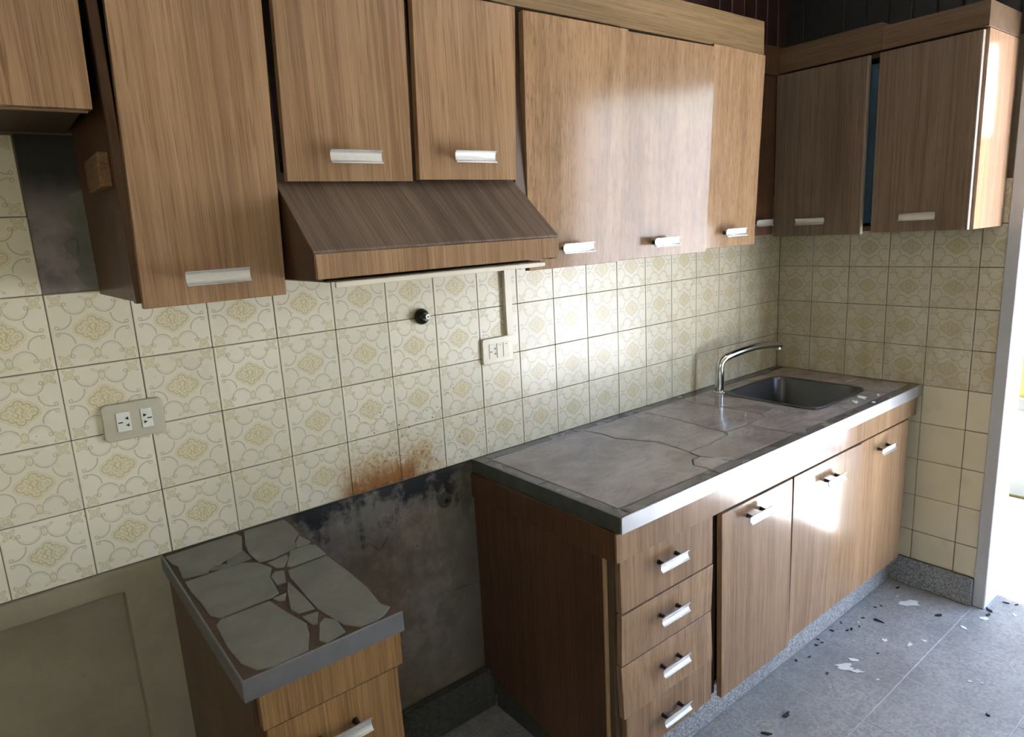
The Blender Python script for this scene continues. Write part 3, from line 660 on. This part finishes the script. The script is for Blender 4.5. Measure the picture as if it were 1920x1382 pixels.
# sink
sk_ = thing('sink', 'dark stained steel sink bowl sunk into the marble worktop', 'sink', (-.38, -.29, -.15))
def rrect(x0, x1, y0, y1, r, z, n=6):
    out = []
    for cx, cy, a0 in ((x1-r, y1-r, 0), (x0+r, y1-r, 90), (x0+r, y0+r, 180), (x1-r, y0+r, 270)):
        for k in range(n+1):
            a = math.radians(a0+90*k/n); out.append((cx+r*math.cos(a), cy+r*math.sin(a), z))
    return out
rings = [rrect(SX0-.014, SX1+.014, SY0-.012, SY1+.012, .060, .0014), rrect(SX0-.012, SX1+.012, SY0-.010, SY1+.010, .058, .0035), rrect(SX0+.004, SX1-.004, SY0+.004, SY1-.004, .050, .0030),
         rrect(SX0+.009, SX1-.009, SY0+.009, SY1-.009, .048, -.006), rrect(SX0+.018, SX1-.018, SY0+.018, SY1-.018, .046, -.125), rrect(SX0+.034, SX1-.034, SY0+.034, SY1-.034, .040, -.142), rrect(-.42, -.34, -.33, -.25, .0395, -.147)]
sm = MB(); L = len(rings[0])
for r_ in rings: sm.v += r_
for k in range(len(rings)-1):
    for j in range(L): sm.f.append((k*L+j, k*L+(j+1) % L, (k+1)*L+(j+1) % L, (k+1)*L+j))
sm.f.append(tuple((len(rings)-1)*L+j for j in range(L)))
sm.build('bowl', STEEL, sk_, 0, True)
MB().tube([(-.38, -.29, -.1472), (-.38, -.29, -.1440)], .032, 20).build('drain', CHROME, sk_, .0008)
# faucet
fa = thing('faucet', 'curved chrome swan-neck tap standing behind the sink', 'faucet', (-.566, -.086, 0))
FX, FY = -.566, -.086
MB().tube([(FX, FY, .0015), (FX, FY, .004), (FX, FY, .007)], [.026, .026, .019], 24).build('base_ring', CHROME, fa, .0006, True)
tip = Vector((-.238, -.150, .148))
p0 = Vector((FX, FY, .004)); p1 = Vector((FX, FY, .098)); p2 = Vector((FX+.004, FY-.001, .128))
path = [p0, Vector((FX, FY, .05)), p1, Vector((FX+.002, FY, .112)), Vector((FX+.010, FY-.002, .126)), Vector((FX+.028, FY-.006, .137))]
q0 = path[-1]
for k in range(1, 11):
    f = k/10; pt = q0.lerp(tip, f); pt.z = q0.z + .024*math.sin(f*math.pi*.78) + (tip.z-q0.z-.024*math.sin(math.pi*.78))*f; path.append(pt)
rad = [.0175, .0170, .0165, .0165, .0165, .0160] + [.0155-.0022*k/10 for k in range(1, 11)]
MB().tube(path, rad, 18).build('spout', CHROME, fa, 0, True)
MB().tube([tip+Vector((-.010, .002, -.004)), tip+Vector((-.010, .002, -.019))], .0085, 14).build('aerator', CHROME, fa, .0006, True)
MB().tube([Vector((FX-.004, FY-.012, .070)), Vector((FX-.005, FY-.0165, .070))], .0045, 12).build('grub_screw', CHROME, fa, .0005, True)

# ------------------------------------------------------------------ small base unit
sc_ = thing('base_cabinet', 'narrow wooden one-drawer base unit standing left of the stove gap', 'cabinet', (-2.42, -.29, FZ))
MB().hexa([(-2.558, -.553, -.70), (-2.542, -.553, -.70), (-2.552, -.012, -.70), (-2.568, -.012, -.70)], [(-2.558, -.553, -.037), (-2.542, -.553, -.037), (-2.552, -.012, -.037), (-2.568, -.012, -.037)]).build('side_panel', WOODSIDE, sc_)
MB().box(-2.308, -2.292, -.553, -.012, -.70, -.037).build('side_panel', WOODSIDE, sc_)
MB().box(-2.542, -2.308, -.553, -.012, -.70, -.685).box(-2.542, -2.308, -.020, -.012, -.685, -.037).build('body', CARC, sc_)
MB().box(-2.542, -2.308, -.556, -.540, -.12, -.037).build('front_rail', CARC, sc_)
MB().box(-2.552, -2.291, -.578, -.560, -.106, -.037).build('fascia', WOODGOLD, sc_)
d = front(sc_, 'drawer', (-2.546, -2.300), (-2.546, -2.302), -.262, -.110, -.574, -.574, WOODGOLD); handle(d, -2.428, -.574, -.174)
d = front(sc_, 'door', (-2.546, -2.300), (-2.546, -2.300), -.690, -.266, -.574, -.574, WOODGOLD)
MB().box(-2.550, -2.300, -.515, -.500, FZ, -.70).box(-2.550, -2.535, -.50, -.02, FZ, -.70).box(-2.315, -2.300, -.50, -.02, FZ, -.70).build('plinth', PLINTH, sc_, .003)
w2 = thing('worktop', 'small grey crazy-paved marble worktop with metal edge beside the scorched wall', 'worktop', (-2.42, -.3, -.02))
MB().box(-2.572, -2.289, -.582, -.002, -.034, -.0015).build('mortar_bed', MORTAR, w2, 0)
SMALL=[
  [(-2.569,-0.02),(-2.414,-0.012),(-2.408,-0.038),(-2.43,-0.11),(-2.467,-0.127),(-2.511,-0.155),(-2.515,-0.165),(-2.562,-0.152),(-2.556,-0.09),(-2.563,-.07)],
  [(-2.392,-0.012),(-2.297,-0.018),(-2.301,-0.121),(-2.322,-0.148),(-2.332,-0.183),(-2.391,-0.199),(-2.417,-0.193),(-2.420,-0.141),(-2.413,-0.093),(-2.399,-.04)],
  [(-2.321,-0.164),(-2.304,-0.135),(-2.297,-0.18),(-2.305,-0.189),(-2.329,-0.188)],
  [(-2.347,-0.196),(-2.307,-0.195),(-2.296,-0.208),(-2.296,-0.262),(-2.372,-0.267),(-2.379,-0.259),(-2.360,-0.224)],
  [(-2.469,-0.142),(-2.461,-0.133),(-2.428,-0.117),(-2.426,-0.161),(-2.432,-0.165),(-2.465,-0.167),(-2.472,-0.156)],
  [(-2.405,-0.216),(-2.361,-0.207),(-2.366,-0.225),(-2.385,-0.256),(-2.397,-0.249)],
  [(-2.509,-0.160),(-2.499,-0.147),(-2.482,-0.148),(-2.47,-0.166),(-2.494,-0.171)],
  [(-2.563,-0.176),(-2.45,-0.173),(-2.423,-0.199),(-2.409,-0.244),(-2.425,-0.276),(-2.429,-0.32),(-2.433,-0.352),(-2.45,-0.359),(-2.546,-0.365),(-2.558,-0.344)],
  [(-2.384,-0.281),(-2.297,-0.276),(-2.294,-0.369),(-2.296,-0.464),(-2.303,-0.530),(-2.295,-0.550),(-2.314,-0.566),(-2.336,-0.575),(-2.364,-0.573),(-2.383,-0.545),(-2.396,-0.466),(-2.396,-0.414),(-2.392,-0.313)],
  [(-2.42,-0.281),(-2.409,-0.266),(-2.392,-0.275),(-2.406,-0.320),(-2.423,-0.320)],
  [(-2.417,-0.363),(-2.403,-0.327),(-2.402,-0.356),(-2.402,-0.411),(-2.402,-0.456),(-2.431,-0.45),(-2.436,-0.43)],
  [(-2.447,-0.369),(-2.423,-0.367),(-2.434,-0.388),(-2.442,-0.383)],
  [(-2.559,-0.389),(-2.547,-0.374),(-2.458,-0.374),(-2.435,-0.496),(-2.444,-0.529),(-2.464,-0.574),(-2.518,-0.577),(-2.545,-0.566),(-2.558,-0.532),(-2.562,-0.475)],
  [(-2.43,-0.472),(-2.403,-0.475),(-2.419,-0.508),(-2.425,-0.507)],
  [(-2.415,-0.515),(-2.402,-0.505),(-2.389,-0.523),(-2.392,-0.566),(-2.429,-0.575),(-2.435,-0.56)]]
for s in SMALL: stone_piece(w2, 'stone', roughen(shrink(s, -.0022), .0018), STONE_S)
TRIM2 = plain('dull_aluminium_trim', (.22, .22, .225), .42, .8, var=.15, scale=25)
MB().box(-2.576, -2.286, -.587, -.5825, -.036, .0028).build('metal_edge', TRIM2, w2, .001)
MB().box(-2.576, -2.5722, -.5825, -.003, -.036, .0028).build('metal_edge', TRIM2, w2, .001)

# ------------------------------------------------------------------ fittings on the tiles
def rplate(x0, x1, z0, z1, y0, y1, r):
    return MB().prism([(p[0], y0, p[1]) for p in [(q[0], q[1]) for q in rrect(x0, x1, z0, z1, r, 0, 5)]], (0, y1-y0, 0))
def tri(mb, cx, cz, s, y, flip):
    k = -1 if flip else 1
    mb.prism([(cx-k*s, y, cz-s), (cx+k*s*.9, y, cz), (cx-k*s, y, cz+s)], (0, -.0006, 0))
s1 = thing('wall_socket', 'grimy double power socket on the tiles at far left', 'socket', (-2.58, -.005, .28))
rplate(-2.641, -2.522, .281, .361, 0, -.009, .011).build('plate', SOCKP, s1, .003, True, 3)
for x0, x1, flip in ((-2.615, -2.588, True), (-2.568, -2.546, False)):
    o = rplate(x0, x1, .300, .342, -.0092, -.0106, .0015).build('insert', SOCKI, s1, .0004)
    g = MB()
    sx = (x1 - .008 if flip else x0 + .008); ex = (x0 + .007 if flip else x1 - .006)
    tri(g, sx, .3275, .0036, -.0107, flip); tri(g, sx, .3125, .0036, -.0107, flip); g.box(ex-.0045, ex+.0045, -.0113, -.0107, .3188, .3213)
    g.build('slots', BLACK, o, 0)
s2 = thing('wall_socket', 'cream socket and switch plate below the white cable duct', 'socket', (-1.59, -.005, .28))
rplate(-1.650, -1.534, .280, .359, 0, -.010, .010).build('plate', CREAMP, s2, .003, True, 3)
o = rplate(-1.626, -1.600, .297, .341, -.0102, -.0116, .0015).build('insert', CREAMP, s2, .0004)
g = MB(); tri(g, -1.606, .3265, .0036, -.0117, True); tri(g, -1.606, .3105, .0036, -.0117, True); g.box(-1.6245, -1.6165, -.0123, -.0117, .3172, .3198); g.build('slots', BLACK, o, 0)
for x0 in (-1.597, -1.573): 
    o = rplate(x0, x0+.022, .297, .341, -.0102, -.0120, .0012).build('rocker', CREAMP, s2, .0005)
    MB().box(x0+.007, x0+.014, -.0126, -.0121, .335, .3365).build('mark', BLACK, o, 0)
tag(MB().box(-1.557, -1.531, -.014, -.0006, .360, .596).build('cable_duct', CREAMP, None, .0012), 'vertical cream cable duct rising from the socket to the hood', 'cable duct')
cl = thing('cable_clip', 'loose cable end and clip hanging under the hood beside the cable duct', 'cable', (-1.49, -.02, .55))
MB().tube([(-1.530, -.010, .570), (-1.515, -.022, .560), (-1.500, -.026, .556), (-1.492, -.024, .564), (-1.498, -.018, .572)], .0028, 8).build('cable', CREAMP, cl, 0, True)
MB().tube([(-1.528, -.012, .575), (-1.505, -.018, .571), (-1.470, -.014, .576)], .0022, 8).build('cable', BRASS, cl, 0, True)
v_ = thing('gas_outlet', 'round black gas pipe outlet sticking out of the tiles under the hood', 'pipe outlet', (-1.845, -.01, .454))
MB().tube([(-1.847, -.0005, .453), (-1.847, -.006, .453), (-1.846, -.014, .453), (-1.845, -.022, .4535)], [.0215, .0225, .0200, .0120], 20).build('flange', BRONZE, v_, .0004, True)
MB().tube([(-1.845, -.021, .4535), (-1.843, -.031, .4535)], .0075, 8).build('nozzle', BRASS, v_, .0005)
MB().tube([(-1.843, -.0305, .4535), (-1.843, -.0316, .4535)], .0035, 8).build('bore', BLACK, v_, 0)
v2 = thing('water_stub', 'corroded pipe stub in the scorched wall beside the base unit', 'pipe stub', (-1.815, -.01, -.10))
MB().tube([(-1.815, .0015, -.098), (-1.815, -.004, -.098), (-1.815, -.010, -.098)], [.024, .022, .015], 14).build('collar', ROUGHSTONE, v2, .0006, True)
MB().tube([(-1.815, -.010, -.098), (-1.815, -.013, -.098)], .008, 10).build('bore', BLACK, v2, .0004)

# ------------------------------------------------------------------ litter on floor and worktop
def flake(name, label, cat, grp, x, y, z, size, mat, aspect=.6, ang=None, h=.0015, curl=.0):
    n = random.randint(9, 13); a0 = random.uniform(0, 6.28) if ang is None else ang
    pts = []
    for k in range(n):
        a = 2*math.pi*k/n; r = size*random.choice((.45, .6, .8, 1.0, 1.15))
        px, py = r*math.cos(a), r*math.sin(a)*aspect
        pts.append((px*math.cos(a0)-py*math.sin(a0), px*math.sin(a0)+py*math.cos(a0)))
    mb = MB()
    mb.v = [(px, py, curl*max(0, px)/size) for px, py in pts] + [(px*.97, py*.97, h+curl*max(0, px)/size) for px, py in pts] + [(0, 0, h)]
    for k in range(n):
        j = (k+1) % n; mb.f.append((k, j, n+j, n+k)); mb.f.append((n+k, n+j, 2*n))
    mb.f.append(tuple(reversed(range(n))))
    me = mb.mesh(name, mat); o = bpy.data.objects.new(name, me); C.objects.link(o); o.location = (x, y, z+Z0)
    return tag(o, label, cat, grp)
G1, G2, G3 = 'paint flakes on the kitchen floor', 'dark crumbs on the kitchen floor', 'paint chips on the worktop'
FT = FZ + .0003
flake('paint_flake', 'large white paint flake on the floor in front of the end wall skirting', 'paint flake', G1, -.158, -.661, FT, .040, CHIPW, .5, 2.2, .002, .006)
flake('paint_flake', 'oval white paint flake on the floor just in front of the door lining', 'paint flake', G1, -.072, -.881, FT, .026, CHIPW, .55, 2.3, .002)
flake('paint_flake', 'larger of two touching white flakes on the floor before the base unit', 'paint flake', G1, -.710, -.676, FT, .034, CHIPW, .5, 2.4, .002, .004)
flake('paint_flake', 'narrower of two touching white flakes on the floor before the base unit', 'paint flake', G1, -.704, -.714, FT, .028, CHIPW, .35, 2.1, .002, .006)
flake('paint_flake', 'white paint flake just behind the touching pair of flakes', 'paint flake', G1, -.651, -.684, FT, .022, CHIPW, .4, 2.0, .002)
for x, y, s in ((-.464,-.70,.017),(-.425,-.769,.014),(-.366,-.794,.014),(-.185,-.857,.013),(-.694,-.779,.010),(.032,-.951,.010),(-.134,-.612,.009),(-.42,-.592,.009),(-.476,-1.001,.010),(-.493,-.973,.008)):
    flake('paint_flake', 'tiny white paint flake scattered on the grey floor', 'paint flake', G1, x, y, FT, s, CHIPW, .55)
for x, y, s in ((-.377,-.592,.012),(-.274,-.591,.012),(-.248,-.601,.010),(-.5,-.588,.016),(-.48,-.595,.014),(-.539,-.552,.012),(-.627,-.544,.010),(-.662,-.557,.011),(-.634,-.564,.010),(-.743,-.574,.010),(-.794,-.553,.012),(.104,-.903,.014),(.116,-.933,.014),(-.625,-1.061,.012),(-.783,-.656,.010),(-.557,-.719,.007),(-.066,-.588,.016),(-.468,-.551,.009),(-.443,-.605,.009)):
    flake('dark_crumb', 'small dark crumb of dirt on the grey floor', 'crumb', G2, x, y, FT, s*.7, CHIPD, .4, None, .003)
for x, y, s, lab in ((-.357,-.637,.020,'dark clump of dirt on the pale joint between floor slabs'),(-.162,-.77,.020,'dark clump of dirt on the floor between end wall and open floor'),(-1.065,-.667,.024,'long dark splinter on the floor below the second door'),(-1.176,-.67,.018,'dark crumb on the floor nearest the bottom edge of the view'),(-.035,-.886,.018,'dark sliver on the floor beside the oval paint flake'),(.003,-.880,.022,'dark dirt heap at the foot of the door lining')):
    flake('dark_crumb', lab, 'crumb', G2, x, y, FT, s*.9, CHIPD, .35, None, .004)
flake('paint_chip', 'largest curled white paint chip on the worktop by the sink', 'paint chip', G3, -.327, -.515, .0016, .028, CHIPW, .5, 1.2, .002, .008)
flake('paint_chip', 'white paint chip on the worktop left of the largest chip', 'paint chip', G3, -.402, -.528, .0016, .018, CHIPW, .5, .8, .002, .004)
flake('paint_chip', 'small white paint chip at the front border of the worktop', 'paint chip', G3, -.365, -.577, .0016, .014, CHIPW, .5, .4, .002)
flake('paint_chip', 'white paint speck on the worktop right of the sink', 'paint chip', G3, -.257, -.545, .0016, .010, CHIPW, .5, .4, .002)

for o in bpy.data.objects:
    if '_o' in o: del o['_o']
